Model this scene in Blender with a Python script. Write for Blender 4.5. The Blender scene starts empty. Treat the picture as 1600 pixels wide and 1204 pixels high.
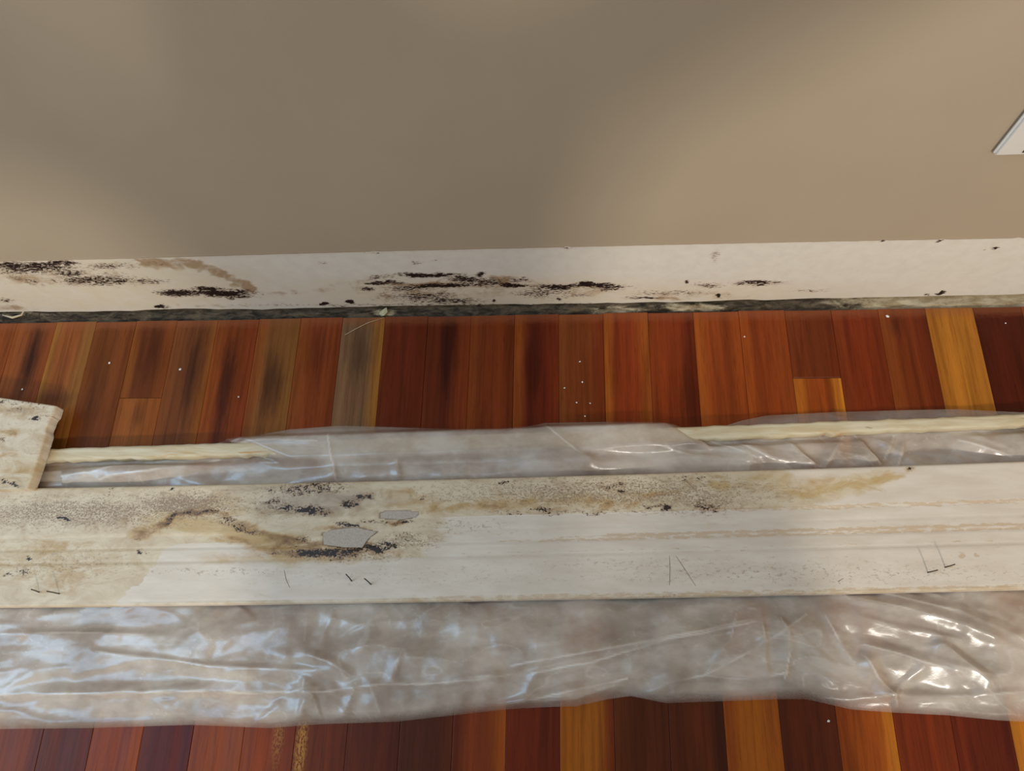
import bpy, bmesh, math, random
import numpy as np
from mathutils import Vector, Matrix

random.seed(7)
rng = np.random.default_rng(11)
sc = bpy.context.scene
COL = sc.collection

# ------------------------------------------------------------------ camera
PITCH, YAW, ROLL, FPX = 0.3842, 0.2073, -0.2014, 1163.5
O = np.array([0.0705, -0.4555, 0.867])


def cam_axes():
    c, s = math.cos, math.sin
    fw = np.array([0, s(PITCH), -c(PITCH)]); rt = np.array([1.0, 0, 0]); up = np.array([0, c(PITCH), s(PITCH)])
    R = np.array([[c(YAW), -s(YAW), 0], [s(YAW), c(YAW), 0], [0, 0, 1]])
    fw, rt, up = R @ fw, R @ rt, R @ up
    return fw, rt * c(ROLL) + up * s(ROLL), up * c(ROLL) - rt * s(ROLL)


FW, RT, UP = cam_axes()


def on_floor(px, py, z=0.0):
    d = FW + RT * (px - 800) / FPX - UP * (py - 602) / FPX
    return O + d * (z - O[2]) / d[2]


def on_wall(px, py, y=0.0):
    d = FW + RT * (px - 800) / FPX - UP * (py - 602) / FPX
    return O + d * (y - O[1]) / d[1]


def measure(P):
    v = np.asarray(P, float) - O
    z = v @ FW
    return 800 + FPX * (v @ RT) / z, 602 - FPX * (v @ UP) / z


cd = bpy.data.cameras.new('camera')
cam = bpy.data.objects.new('camera', cd); COL.objects.link(cam)
cd.sensor_width = 36; cd.lens = FPX * 36 / 1600; cd.clip_start = 0.01
M = Matrix.Identity(4)
for i in range(3):
    M[i][0], M[i][1], M[i][2], M[i][3] = RT[i], UP[i], -FW[i], O[i]
cam.matrix_world = M
sc.camera = cam

# ------------------------------------------------------------------ world, lights, exposure
sc.view_settings.view_transform = 'Standard'
sc.view_settings.look = 'None'
sc.view_settings.exposure = 0.0
sc.view_settings.gamma = 1.0
sc.view_settings.use_curve_mapping = False
w = bpy.data.worlds.new('world'); sc.world = w; w.use_nodes = True
w.node_tree.nodes['Background'].inputs[0].default_value = (1.0, 0.94, 0.85, 1)
w.node_tree.nodes['Background'].inputs[1].default_value = 0.65


def area(name, loc, target, size, power, col, shape='DISK', size_y=None):
    l = bpy.data.lights.new(name, 'AREA'); l.shape = shape; l.size = size
    if size_y: l.size_y = size_y
    l.energy = power; l.color = col
    o = bpy.data.objects.new(name, l); COL.objects.link(o); o.location = loc
    o.rotation_euler = (Vector(target) - Vector(loc)).to_track_quat('-Z', 'Y').to_euler()
    return o


LAMP = (1.0, -3.1, 2.4)
area('ceiling_lamp', LAMP, (0.0, 0, 0), 0.32, 64, (1.0, 0.94, 0.83))
area('window_light', (-1.9, -0.60, 1.75), (-0.2, -0.45, 0), 1.0, 33, (0.32, 0.64, 1.0), 'RECTANGLE', 2.1)


# ------------------------------------------------------------------ helpers
def link(name, me, mat=None, parent=None, smooth=False):
    o = bpy.data.objects.new(name, me); COL.objects.link(o)
    if mat: me.materials.append(mat)
    if parent: o.parent = parent
    if smooth: me.shade_smooth()
    return o


def tag(o, label=None, cat=None, group=None, kind=None):
    for k, v in (('label', label), ('category', cat), ('group', group), ('kind', kind)):
        if v: o[k] = v
    return o


def mesh(name, verts, faces):
    me = bpy.data.meshes.new(name)
    me.from_pydata([tuple(map(float, v)) for v in verts], [], faces)
    me.update()
    return me


def grid_mesh(name, P, attrs=None, close=None):
    """P: (nu, nv, 3) points; close: drop the border down to this z and add a bottom"""
    nu, nv = P.shape[:2]
    verts = P.reshape(-1, 3)
    idx = np.arange(nu * nv).reshape(nu, nv)
    q = np.stack([idx[:-1, :-1], idx[1:, :-1], idx[1:, 1:], idx[:-1, 1:]], -1).reshape(-1, 4)
    if close is not None:
        ring = np.concatenate([idx[:, 0], idx[-1, 1:], idx[-2::-1, -1], idx[0, -2:0:-1]])
        low = verts[ring].copy(); low[:, 2] = close
        n = len(verts); m = len(ring)
        verts = np.vstack([verts, low])
        a = ring; b = np.roll(ring, -1); c = n + np.arange(m); d = np.roll(c, -1)
        q = np.vstack([q, np.stack([b, a, c, d], -1)])
    me = bpy.data.meshes.new(name)
    me.vertices.add(len(verts)); me.vertices.foreach_set('co', verts.astype(np.float32).ravel())
    me.loops.add(q.size); me.loops.foreach_set('vertex_index', q.astype(np.int32).ravel())
    me.polygons.add(len(q)); me.polygons.foreach_set('loop_start', (np.arange(len(q)) * 4).astype(np.int32))
    me.update(calc_edges=True); me.validate()
    for k, a in (attrs or {}).items():
        at = me.attributes.new(k, 'FLOAT', 'POINT')
        v = np.zeros(len(verts), np.float32); v[:nu * nv] = a.reshape(-1)
        if close is not None: v[nu * nv:] = a.reshape(-1)[ring] * 0.5
        at.data.foreach_set('value', v)
    return me


def box_bm(bm, x0, x1, y0, y1, z0, z1, bev=0.0):
    r = bmesh.ops.create_cube(bm, size=1)
    for v in r['verts']:
        v.co = Vector((x0 + (v.co.x + .5) * (x1 - x0), y0 + (v.co.y + .5) * (y1 - y0), z0 + (v.co.z + .5) * (z1 - z0)))
    if bev:
        es = list({e for v in r['verts'] for e in v.link_edges})
        bmesh.ops.bevel(bm, geom=es, offset=bev, segments=2, affect='EDGES')


def bm_mesh(name, bm):
    me = bpy.data.meshes.new(name); bm.normal_update(); bm.to_mesh(me); bm.free(); return me


def tube(name, pts, radii, n=6):
    """tapered tube through points"""
    pts = [Vector(p) for p in pts]; verts = []; faces = []
    for i, p in enumerate(pts):
        t = (pts[min(i + 1, len(pts) - 1)] - pts[max(i - 1, 0)]).normalized()
        a = t.cross(Vector((0.31, 0.17, 1)) if abs(t.z) < .9 else Vector((1, 0.1, 0))).normalized(); b = t.cross(a)
        for k in range(n):
            th = 2 * math.pi * k / n
            verts.append(p + (a * math.cos(th) + b * math.sin(th)) * radii[i])
    for i in range(len(pts) - 1):
        for k in range(n):
            faces.append((i * n + k, i * n + (k + 1) % n, (i + 1) * n + (k + 1) % n, (i + 1) * n + k))
    faces.append(tuple(range(n - 1, -1, -1))); faces.append(tuple((len(pts) - 1) * n + k for k in range(n)))
    return mesh(name, verts, faces)


class NT:
    """tiny node builder"""
    def __init__(s, name):
        s.mat = bpy.data.materials.new(name); s.mat.use_nodes = True
        s.t = s.mat.node_tree; s.t.nodes.clear()
        s.out = s.t.nodes.new('ShaderNodeOutputMaterial')
    def n(s, typ, **kw):
        nd = s.t.nodes.new(typ)
        for k, v in kw.items():
            if k == 'ins':
                for a, b in v.items(): s.set(nd.inputs[a], b)
            else: setattr(nd, k, v)
        return nd
    def set(s, inp, v):
        if isinstance(v, bpy.types.NodeSocket): s.t.links.new(v, inp)
        elif isinstance(v, (tuple, list)):
            v = tuple(v); inp.default_value = v + (1,) if len(v) == 3 and inp.type == 'RGBA' else v
        else: inp.default_value = v
    def math(s, op, a, b=0.0, c=0.0, clamp=False):
        nd = s.n('ShaderNodeMath', operation=op, use_clamp=clamp)
        s.set(nd.inputs[0], a); s.set(nd.inputs[1], b); s.set(nd.inputs[2], c)
        return nd.outputs[0]
    def attr(s, name, typ='GEOMETRY', out='Fac'):
        return s.n('ShaderNodeAttribute', attribute_name=name, attribute_type=typ).outputs[out]
    def coord(s, scale=(1, 1, 1), loc=None, out='Object', rot=(0, 0, 0)):
        tc = s.n('ShaderNodeTexCoord').outputs[out]
        m = s.n('ShaderNodeMapping', ins={'Vector': tc, 'Scale': scale, 'Rotation': rot})
        if loc is not None: s.set(m.inputs['Location'], loc)
        return m.outputs[0]
    def noise(s, vec, scale, detail=4, rough=.55, dist=0, out='Fac'):
        return s.n('ShaderNodeTexNoise', ins={'Vector': vec, 'Scale': scale, 'Detail': detail, 'Roughness': rough, 'Distortion': dist}).outputs[out]
    def ramp(s, v, lo, hi, a=0.0, b=1.0, smooth=True):
        nd = s.n('ShaderNodeMapRange', interpolation_type='SMOOTHSTEP' if smooth else 'LINEAR')
        for i, x in enumerate((v, lo, hi, a, b)): s.set(nd.inputs[i], x)
        return nd.outputs[0]
    def mix(s, f, a, b, mode='MIX'):
        nd = s.n('ShaderNodeMix', data_type='RGBA', blend_type=mode)
        s.set(nd.inputs[0], f); s.set(nd.inputs[6], a); s.set(nd.inputs[7], b)
        return nd.outputs[2]
    def bump(s, h, strength=.3, dist=.001):
        return s.n('ShaderNodeBump', ins={'Height': h, 'Strength': strength, 'Distance': dist}).outputs[0]
    def finish(s, col, rough=.6, normal=None, spec=.4, **kw):
        p = s.n('ShaderNodeBsdfPrincipled', ins={'Base Color': col, 'Roughness': rough, 'Specular IOR Level': spec})
        if normal is not None: s.set(p.inputs['Normal'], normal)
        for k, v in kw.items(): s.set(p.inputs[k.replace('_', ' ')], v)
        s.t.links.new(p.outputs[0], s.out.inputs[0]); return s.mat


def lin(r, g, b):
    f = lambda c: ((c / 255 + .055) / 1.055) ** 2.4 if c > 10 else c / 255 / 12.92
    return (f(r), f(g), f(b))


_R = np.random.default_rng(3).random((256, 256))


def vnoise(x, y):
    xi = np.floor(x).astype(int); yi = np.floor(y).astype(int); fx = x - xi; fy = y - yi
    fx = fx * fx * (3 - 2 * fx); fy = fy * fy * (3 - 2 * fy)
    g = lambda a, b: _R[a & 255, b & 255]
    return (g(xi, yi) * (1 - fx) + g(xi + 1, yi) * fx) * (1 - fy) + (g(xi, yi + 1) * (1 - fx) + g(xi + 1, yi + 1) * fx) * fy


def fbm(x, y, o=4):
    r = 0; a = .5
    for k in range(o): r = r + a * (vnoise(x * 2 ** k + 17 * k, y * 2 ** k + 5 * k) - .5); a *= .55
    return r


def warp(X, Y, ax=16, ay=7, sx=26, sy=13):
    return X + ax * 2 * fbm(X / sx, Y / sy), Y + ay * 2 * fbm(X / sx + 91, Y / sy + 33)


# painting masks by measured pixel position (evaluated once, stored on the surface)
def ell(X, Y, cx, cy, rx, ry, s=1.0, ang=0.0, soft=.6):
    a = math.radians(ang); dx, dy = X - cx, Y - cy
    u = (dx * math.cos(a) + dy * math.sin(a)) / rx; v = (-dx * math.sin(a) + dy * math.cos(a)) / ry
    d = np.sqrt(u * u + v * v)
    return s * np.clip((1 + soft - d) / (2 * soft), 0, 1) ** 1.0


def band(X, Y, pts, wd, s=1.0):
    best = np.full(X.shape, 1e9)
    for (ax, ay), (bx, by) in zip(pts[:-1], pts[1:]):
        dx, dy = bx - ax, by - ay
        t = np.clip(((X - ax) * dx + (Y - ay) * dy) / (dx * dx + dy * dy), 0, 1)
        best = np.minimum(best, np.hypot(X - ax - t * dx, Y - ay - t * dy))
    return s * np.clip(1.5 - best / wd, 0, 1)


def mx(*a):
    r = a[0]
    for b in a[1:]: r = np.maximum(r, b)
    return r


def proj_grid(P):
    v = P - O; z = v @ FW
    return 800 + FPX * (v @ RT) / z, 602 - FPX * (v @ UP) / z


# ------------------------------------------------------------------ materials
def mat_wood():
    m = NT('varnished_cherry_plank')
    rnd = m.n('ShaderNodeObjectInfo').outputs['Random']
    off = m.n('ShaderNodeCombineXYZ', ins={0: m.math('MULTIPLY', rnd, 9.0), 1: m.math('MULTIPLY', rnd, 31.0), 2: m.math('MULTIPLY', rnd, 17.0)}).outputs[0]
    base = m.coord()
    sep = m.n('ShaderNodeSeparateXYZ', ins={0: base}).outputs
    x, y = sep[0], sep[1]
    u = m.math('ADD', m.math('DIVIDE', x, .0571), .5)
    wob = m.math('MULTIPLY', m.math('SUBTRACT', m.noise(m.coord((12, 5, 1), off), 1.0, 2), .5), .5)
    uw = m.math('ADD', u, wob)
    cL, cM, cR = (m.attr(k, 'OBJECT', 'Color') for k in ('tint_left', 'tint', 'tint_right'))
    c = m.mix(m.ramp(uw, .08, .34), cL, cM)
    c = m.mix(m.ramp(uw, .62, .95), c, cR)
    g1 = m.noise(m.coord((150, 5, 1), off), 1.0, 6, .65, .6)
    g2 = m.noise(m.coord((38, 2.2, 1), off), 1.0, 5, .6, 1.2)
    g3 = m.noise(m.coord((900, 45, 1), off), 1.0, 3, .6)
    c = m.mix(m.ramp(g1, .40, .68, 0, .55), c, m.mix(1, c, (.45, .37, .30), 'MULTIPLY'))
    c = m.mix(m.ramp(g2, .42, .75, 0, .55), c, m.mix(1, c, (1.5, 1.45, 1.3), 'MULTIPLY'))
    c = m.mix(m.ramp(g3, .5, .75, 0, .5), c, m.mix(1, c, (.5, .42, .4), 'MULTIPLY'))
    # dark water stain inside the board
    b = m.n('ShaderNodeSeparateXYZ', ins={0: m.attr('stain_place', 'OBJECT', 'Vector')}).outputs
    r = m.n('ShaderNodeSeparateXYZ', ins={0: m.attr('stain_size', 'OBJECT', 'Vector')}).outputs
    dx = m.math('DIVIDE', m.math('SUBTRACT', x, b[0]), r[0]); dy = m.math('DIVIDE', m.math('SUBTRACT', y, b[1]), r[1])
    d = m.math('SQRT', m.math('ADD', m.math('MULTIPLY', dx, dx), m.math('MULTIPLY', dy, dy)))
    d = m.math('ADD', d, m.math('MULTIPLY', m.math('SUBTRACT', m.noise(m.coord((70, 14, 1), off), 1.0, 6, .65), .5), 2.4))
    f = m.math('MULTIPLY', m.ramp(d, 1.5, .1), b[2])
    c = m.mix(f, c, m.mix(1, c, (.26, .25, .36), 'MULTIPLY'))
    # old paint scuff
    s = m.n('ShaderNodeSeparateXYZ', ins={0: m.attr('scuff', 'OBJECT', 'Vector')}).outputs
    dx = m.math('DIVIDE', m.math('SUBTRACT', x, s[0]), .0065); dy = m.math('DIVIDE', m.math('SUBTRACT', y, s[1]), .040)
    d = m.math('SQRT', m.math('ADD', m.math('MULTIPLY', dx, dx), m.math('MULTIPLY', dy, dy)))
    f = m.math('MULTIPLY', m.math('MULTIPLY', m.ramp(d, 1.5, .2), m.ramp(m.noise(m.coord((520, 240, 1)), 1.0, 4, .7), .42, .56)), s[2])
    c = m.mix(f, c, lin(180, 125, 52))
    # raw dusty end near the wall
    e = m.math('MULTIPLY', m.ramp(m.math('ADD', m.n('ShaderNodeSeparateXYZ', ins={0: m.n('ShaderNodeNewGeometry').outputs['Position']}).outputs[1], m.math('MULTIPLY', m.noise(m.coord((90, 200, 1)), 1.0, 3), .009)), -.026, -.012), .45)
    c = m.mix(e, c, lin(140, 80, 50))
    dust = m.ramp(m.noise(m.coord((1, 1, 1), off), 700, 2, .5), .78, .84, 0, .5)
    c = m.mix(dust, c, lin(190, 160, 130))
    h = m.math('ADD', m.math('MULTIPLY', g1, .4), m.noise(m.coord((25, 8, 1), off), 1.0, 2))
    return m.finish(c, m.ramp(g2, .3, .7, .30, .42), m.bump(h, .22, .0009), .13)


def mat_paint():
    m = NT('taupe_wall_paint')
    n = m.noise(m.coord(), 420, 3, .6); n2 = m.noise(m.coord(), 6, 3, .5)
    c = m.mix(m.ramp(n2, .3, .7), lin(175, 157, 132), lin(179, 161, 136))
    return m.finish(c, .62, m.bump(n, .12, .0006), .3)


def mat_drywall():
    m = NT('mouldy_drywall')
    co = m.coord()
    n = m.noise(co, 60, 4, .6)
    c = m.mix(m.ramp(n, .35, .7), lin(229, 221, 206), lin(223, 214, 199))
    st, mo, cr = m.attr('stain'), m.attr('mould'), m.attr('cream')
    nz = m.noise(m.coord((1, 1, 1)), 45, 6, .62, .8)
    c = m.mix(m.math('MULTIPLY', cr, m.ramp(nz, .25, .7, .5, 1)), c, lin(222, 206, 178))
    f = m.ramp(m.math('ADD', m.math('MULTIPLY', m.math('SUBTRACT', nz, .5), 1.5), st), .30, .95)
    c = m.mix(m.math('MULTIPLY', f, .78), c, lin(158, 122, 78))
    # streaky black growth
    a = m.noise(m.coord((75, 75, 210)), 1.0, 5, .62, 1.3)
    b = m.noise(m.coord((190, 190, 420)), 1.0, 5, .66, .4)
    rid = m.math('SUBTRACT', 1.0, m.math('MULTIPLY', m.math('ABSOLUTE', m.math('SUBTRACT', a, .5)), 6.0))
    gr = m.math('ADD', m.math('MULTIPLY', rid, .40), m.math('MULTIPLY', m.math('SUBTRACT', b, .5), 1.5))
    v = m.math('ADD', gr, m.math('SUBTRACT', m.math('MULTIPLY', mo, .72), .68))
    halo = m.ramp(v, -.30, .14)
    c = m.mix(m.math('MULTIPLY', halo, m.math('MULTIPLY', m.ramp(mo, .02, .2), .62)), c, lin(140, 98, 68))
    c = m.mix(m.math('MULTIPLY', m.ramp(v, -.02, .10), m.ramp(mo, .02, .15)), c, lin(36, 24, 18))
    return m.finish(c, .6, m.bump(m.math('ADD', n, m.math('MULTIPLY', v, -.3)), .15, .0008), .25)


def mat_board():
    m = NT('water_damaged_white_board')
    co = m.coord()
    n = m.noise(m.coord((14, 60, 1)), 1.0, 5, .6)
    fine = m.noise(co, 330, 4, .6)
    c = m.mix(m.ramp(n, .3, .7), lin(216, 203, 186), lin(204, 189, 170))
    ta, st, mo, sp, pe, gr, am = (m.attr(k) for k in ('tan', 'stain', 'mould', 'specks', 'peel', 'grey', 'amber'))
    nz = m.noise(m.coord((30, 62, 1)), 1.0, 6, .65, .9)
    nn = m.math('SUBTRACT', nz, .5)
    c = m.mix(m.math('MULTIPLY', m.ramp(m.math('ADD', ta, m.math('MULTIPLY', nn, .45)), .35, .6), .85), c,
              m.mix(m.ramp(nz, .35, .7), lin(208, 190, 158), lin(184, 160, 126)))
    c = m.mix(m.math('MULTIPLY', m.ramp(m.math('ADD', am, m.math('MULTIPLY', nn, 1.2)), .12, .8), .8), c, lin(184, 152, 98))
    n3 = m.math('SUBTRACT', m.noise(m.coord((110, 160, 1), (2, 5, 0)), 1.0, 5, .65), .5)
    sv = m.math('ADD', st, m.math('ADD', m.math('MULTIPLY', nn, 1.3), m.math('MULTIPLY', n3, .7)))
    c = m.mix(m.math('MULTIPLY', m.ramp(sv, .15, .65), .6), c, lin(176, 138, 84))
    c = m.mix(m.math('MULTIPLY', m.ramp(sv, .5, .95), .75), c, lin(120, 84, 40))
    c = m.mix(m.math('MULTIPLY', m.ramp(sv, .85, 1.25), .8), c, lin(58, 44, 26))
    c = m.mix(m.math('MULTIPLY', m.ramp(m.math('ADD', gr, m.math('MULTIPLY', nn, .8)), .2, 1.), .6), c, lin(128, 108, 96))
    # peeling paint lines with beige showing
    pn = m.noise(m.coord((75, 260, 1)), 1.0, 5, .7)
    pf = m.ramp(m.math('ADD', pe, m.math('MULTIPLY', m.math('SUBTRACT', pn, .5), 2.2)), .55, .72)
    c = m.mix(m.math('MULTIPLY', pf, m.math('MULTIPLY', m.ramp(pe, .03, .3), .7)), c, lin(190, 162, 128))
    # fine specks
    s = m.noise(m.coord((420, 520, 1)), 1.0, 3, .6)
    sf = m.ramp(m.math('ADD', s, m.math('MULTIPLY', sp, .22)), .70, .80)
    c = m.mix(m.math('MULTIPLY', sf, m.math('MULTIPLY', m.ramp(sp, .02, .3), .72)), c, lin(118, 92, 72))
    s2 = m.math('ADD', m.noise(m.coord((150, 260, 1), (7, 2, 0)), 1.0, 5, .7), m.math('MULTIPLY', sp, .12))
    c = m.mix(m.math('MULTIPLY', m.ramp(s2, .57, .70), m.math('MULTIPLY', m.ramp(sp, .02, .4), .5)), c, lin(140, 116, 92))
    # black growth
    a = m.noise(m.coord((120, 190, 1)), 1.0, 6, .65, .8)
    b = m.noise(m.coord((420, 520, 1), (3, 1, 0)), 1.0, 3, .6)
    v = m.math('ADD', m.math('MULTIPLY', m.math('SUBTRACT', m.math('ADD', m.math('MULTIPLY', a, .55), m.math('MULTIPLY', b, .45)), .5), 4.6), m.math('SUBTRACT', m.math('MULTIPLY', mo, .85), .62))
    c = m.mix(m.math('MULTIPLY', m.ramp(v, -.55, .1), m.math('MULTIPLY', m.ramp(mo, .02, .3), .6)), c, lin(120, 86, 56))
    c = m.mix(m.math('MULTIPLY', m.ramp(v, -.03, .12), m.ramp(mo, .02, .15)), c, lin(40, 28, 22))
    h = m.math('ADD', m.math('MULTIPLY', fine, .5), m.math('MULTIPLY', pf, -1.0))
    return m.finish(c, .5, m.bump(h, .25, .0006), .4)


def mat_plastic():
    m = NT('milky_plastic_film')
    th = m.attr('layers')
    n = m.noise(m.coord((14, 22, 1)), 1.0, 4, .6)
    c = m.mix(m.ramp(n, .35, .7), (.68, .585, .48), (.585, .475, .37))
    crest = m.attr('crest')
    c = m.mix(m.math('MULTIPLY', crest, .55), c, (.86, .82, .76))
    nm = m.bump(m.noise(m.coord((70, 130, 1)), 1.0, 5, .62, .6), .2, .002)
    p = m.n('ShaderNodeBsdfPrincipled', ins={'Base Color': c, 'Roughness': .27, 'Specular IOR Level': 1.0, 'Normal': nm, 'Coat Weight': .25, 'Coat Roughness': .2})
    tr = m.n('ShaderNodeBsdfTransparent', ins={'Color': (.92, .86, .78, 1)})
    mx_ = m.n('ShaderNodeMixShader')
    m.set(mx_.inputs[0], m.math('ADD', m.math('MULTIPLY', th, m.ramp(n, .3, .7, .80, .56)), m.math('MULTIPLY', crest, .3), clamp=True))
    m.t.links.new(tr.outputs[0], mx_.inputs[1]); m.t.links.new(p.outputs[0], mx_.inputs[2])
    m.t.links.new(mx_.outputs[0], m.out.inputs[0])
    return m.mat


def mat_strip():
    m = NT('bare_pine_strip')
    n = m.noise(m.coord((18, 160, 60)), 1.0, 5, .6, .8)
    c = m.mix(m.ramp(n, .3, .7), lin(208, 195, 166), lin(190, 170, 134))
    s = m.noise(m.coord((9, 60, 10), (4, 0, 0)), 1.0, 4, .6, 1.2)
    c = m.mix(m.ramp(s, .60, .70, 0, .7), c, lin(186, 128, 54))
    c = m.mix(m.ramp(m.noise(m.coord((30, 90, 10)), 1.0, 4), .68, .76, 0, .6), c, lin(110, 82, 52))
    return m.finish(c, .65, m.bump(n, .4, .001), .3)


def mat_gap():
    m = NT('grimy_gap_filler')
    co = m.coord()
    n = m.noise(m.coord((40, 120, 40)), 1.0, 6, .7, .5)
    pale = m.attr('pale')
    c = m.mix(m.ramp(n, .35, .68), lin(42, 34, 26), lin(104, 88, 68))
    c2 = m.mix(m.ramp(n, .35, .7), lin(150, 128, 94), lin(196, 178, 146))
    c = m.mix(m.ramp(m.math('ADD', pale, m.math('MULTIPLY', m.math('SUBTRACT', n, .5), 1.2)), .35, .75), c, c2)
    return m.finish(c, .85, m.bump(n, .8, .003), .2)


def simple(name, col, rough=.6, noise_scale=60, amt=.15, bump=.2, **kw):
    m = NT(name); n = m.noise(m.coord(), noise_scale, 4, .6)
    d = tuple(x * (1 - amt) for x in col)
    return m.finish(m.mix(m.ramp(n, .3, .7), col, d), rough, m.bump(n, bump, .001), **kw)


WOOD, PAINT, DRY, BOARD, FILM, STRIP, GAP = mat_wood(), mat_paint(), mat_drywall(), mat_board(), mat_plastic(), mat_strip(), mat_gap()
STEEL = simple('dull_steel', lin(90, 84, 78), .4, Metallic=.8)
CRUMB = simple('plaster_crumb', lin(228, 222, 210), .8)
BLACK = simple('black_flake', lin(30, 26, 24), .7)
WHITEPL = simple('white_plastic', lin(222, 216, 206), .35, bump=.02, amt=.03)
SLOT = simple('dark_slot', lin(60, 55, 48), .7)

# ------------------------------------------------------------------ wall
xs = np.arange(-1.5, 1.5001, .0022); zs = np.linspace(0.0006, .146, 70)
Xg, Zg = np.meshgrid(xs, zs, indexing='ij')
low = (np.interp(xs, np.arange(-1.5, 1.51, .02), rng.normal(0, .0010, 151)))[:, None] * np.clip(1 - Zg / .004, 0, 1)
_b = [on_wall(a, b) for a, b in [(-400, 495), (0, 487), (200, 485.5), (290, 482), (400, 483), (600, 478), (800, 475.5), (1000, 472.5), (1200, 468), (1400, 463.5), (1600, 459), (2000, 446)]]
zbot = np.interp(xs, [p[0] for p in _b], [p[2] for p in _b])
Zg = zbot[:, None] + (Zg - .0006) * ((.146 - zbot) / .1454)[:, None]
P = np.stack([Xg, np.zeros_like(Xg), Zg + low], -1)
X, Y = warp(*proj_grid(P), 20, 4, 24, 10)
mould = mx(*[ell(X, Y, *a) for a in [
    (50, 418, 62, 9, .85), (80, 412, 40, 4, .95), (20, 414, 25, 5, .9), (150, 437, 62, 9, .72), (172, 416, 34, 5, .62), (108, 426, 20, 5, .7), (195, 440, 12, 5, .8),
    (228, 439, 24, 5, .6), (280, 457, 40, 5, .95), (348, 457, 52, 5.5, 1.05), (325, 451, 22, 3.5, 1.0), (380, 463, 22, 3, .9), (40, 437, 30, 5, .55, 12), (255, 478, 9, 2.5, 1.0), (250, 412, 30, 4, .35),
    (665, 429, 48, 3.5, 1.05), (600, 442, 24, 3, 1.05), (690, 447, 50, 4, 1.1), (722, 436, 30, 6, .8), (755, 441, 38, 7, .72), (640, 450, 40, 6, .62), (655, 463, 60, 8, .62), (700, 470, 60, 5, .66),
    (508, 474, 5.5, 2.6, 1.6, 0, .3), (555, 471.5, 5.5, 3.2, 1.4, 0, .3), (797, 445.5, 18, 4, 1.15), (590, 433, 20, 3, .55), (573, 452, 14, 3, .8), (773, 469, 5, 2, 1.4, 0, .3), (757, 429, 8, 4, .9),
    (868, 449, 24, 5, 1.0), (925, 445, 36, 3.4, 1.15), (950, 449, 28, 6, .72), (850, 458, 42, 7, .55), (878, 447, 60, 3, .8), (1012, 465, 28, 2, .85), (1120, 462.5, 5, 2.4, 1.6, 0, .3), (1075, 442, 7, 2.4, .95),
    (1110, 445, 20, 4, .6), (1178, 442, 30, 4, .85), (1190, 440, 22, 2.4, 1.0), (1055, 458, 60, 4, .45), (1220, 440, 14, 2.4, .7), (1265, 454, 30, 3, .45), (1475, 456, 6, 3, 1.1, 0, .3), (1455, 461, 5, 2, .8),
    (1380, 375, 5, 2, 1.1), (1470, 375, 5, 2, 1.1), (1547, 387, 2.5, 3, .9), (1114, 400, 7, 11, .42), (650, 409, 5, 3, .75), (675, 406, 6, 2, .6), (505, 411, 9, 2.4, .45), (888, 387, 14, 1.6, .7), (585, 394, 12, 1.4, .6),
    (810, 437, 16, 4, .7), (880, 467, 6, 3, .9), (900, 462, 22, 3, .5), (10, 470, 20, 4, .6), (800, 476, 400, 1.6, .55)]])
stain = mx(band(X, Y, [(215, 409), (300, 411), (335, 421), (365, 438), (395, 452)], 8, .85), ell(X, Y, 265, 412, 60, 8, .8), ell(X, Y, 785, 439, 14, 8, 1.05), ell(X, Y, 765, 446, 50, 10, .6),
           ell(X, Y, 50, 437, 50, 12, .62), ell(X, Y, 700, 455, 130, 20, .48), ell(X, Y, 460, 456, 110, 5, .5, -4), ell(X, Y, 560, 440, 60, 6, .5, -10), ell(X, Y, 880, 452, 90, 12, .5), ell(X, Y, 1080, 462, 100, 8, .45),
           ell(X, Y, 640, 444, 60, 3, .9), ell(X, Y, 1045, 466, 25, 3, .7), ell(X, Y, 1190, 444, 60, 7, .45), ell(X, Y, 150, 432, 90, 18, .42), ell(X, Y, 0, 482, 60, 5, .7), ell(X, Y, 345, 478, 100, 3, .5))
cream = np.clip(mx(ell(X, Y, 160, 445, 260, 45, 1.0, 0, .3), ell(X, Y, 740, 458, 300, 26, 1.0, 0, .4), ell(X, Y, 1120, 460, 260, 16, .8)), 0, 1)
wall = link('wall_back', grid_mesh('wall_back', P, {'mould': mould, 'stain': stain, 'cream': cream}), DRY)
tag(wall, 'bare white drywall strip with black mould under a taupe painted wall', None, None, 'structure')
# board body above and behind the strip
bm = bmesh.new(); box_bm(bm, -1.5, 1.5, .0003, .013, .0095, 2.4)
link('drywall_core', bm_mesh('drywall_core', bm), simple('gypsum', lin(205, 196, 182), .8), wall)
# paint skin with an uneven lower edge
pxl = [-700, 0, 200, 400, 600, 800, 1000, 1200, 1400, 1600, 2300]
pyl = [424, 408.5, 404, 398, 392.5, 388, 383.5, 379.3, 375.5, 372, 357]
pts = [on_wall(a, b, -.0006) for a, b in zip(pxl, pyl)]
xe = np.arange(-1.5, 1.5001, .0022)
ze = np.interp(xe, [p[0] for p in pts], [p[2] for p in pts]) + np.interp(xe, np.arange(-1.5, 1.51, .006), rng.normal(0, .00016, 502))
for cx in (1380, 1470, 885, 585, 1590):
    q = on_wall(cx, np.interp(cx, pxl, pyl)); ze += .0016 * np.exp(-((xe - q[0]) / .0035) ** 2)
prof = [(0.0, 0.0), (-.0006, .0002), (-.0011, .0010), (-.0009, .0025), (-.0007, .006)]
G = np.zeros((len(xe), len(prof) + 1, 3))
for j, (py_, pz_) in enumerate(prof):
    G[:, j] = np.stack([xe, np.full_like(xe, py_), ze + pz_], -1)
G[:, -1] = np.stack([xe, np.full_like(xe, -.0007), np.full_like(xe, 2.4)], -1)
link('paint_layer', grid_mesh('paint_layer', G), PAINT, wall, True)

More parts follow.
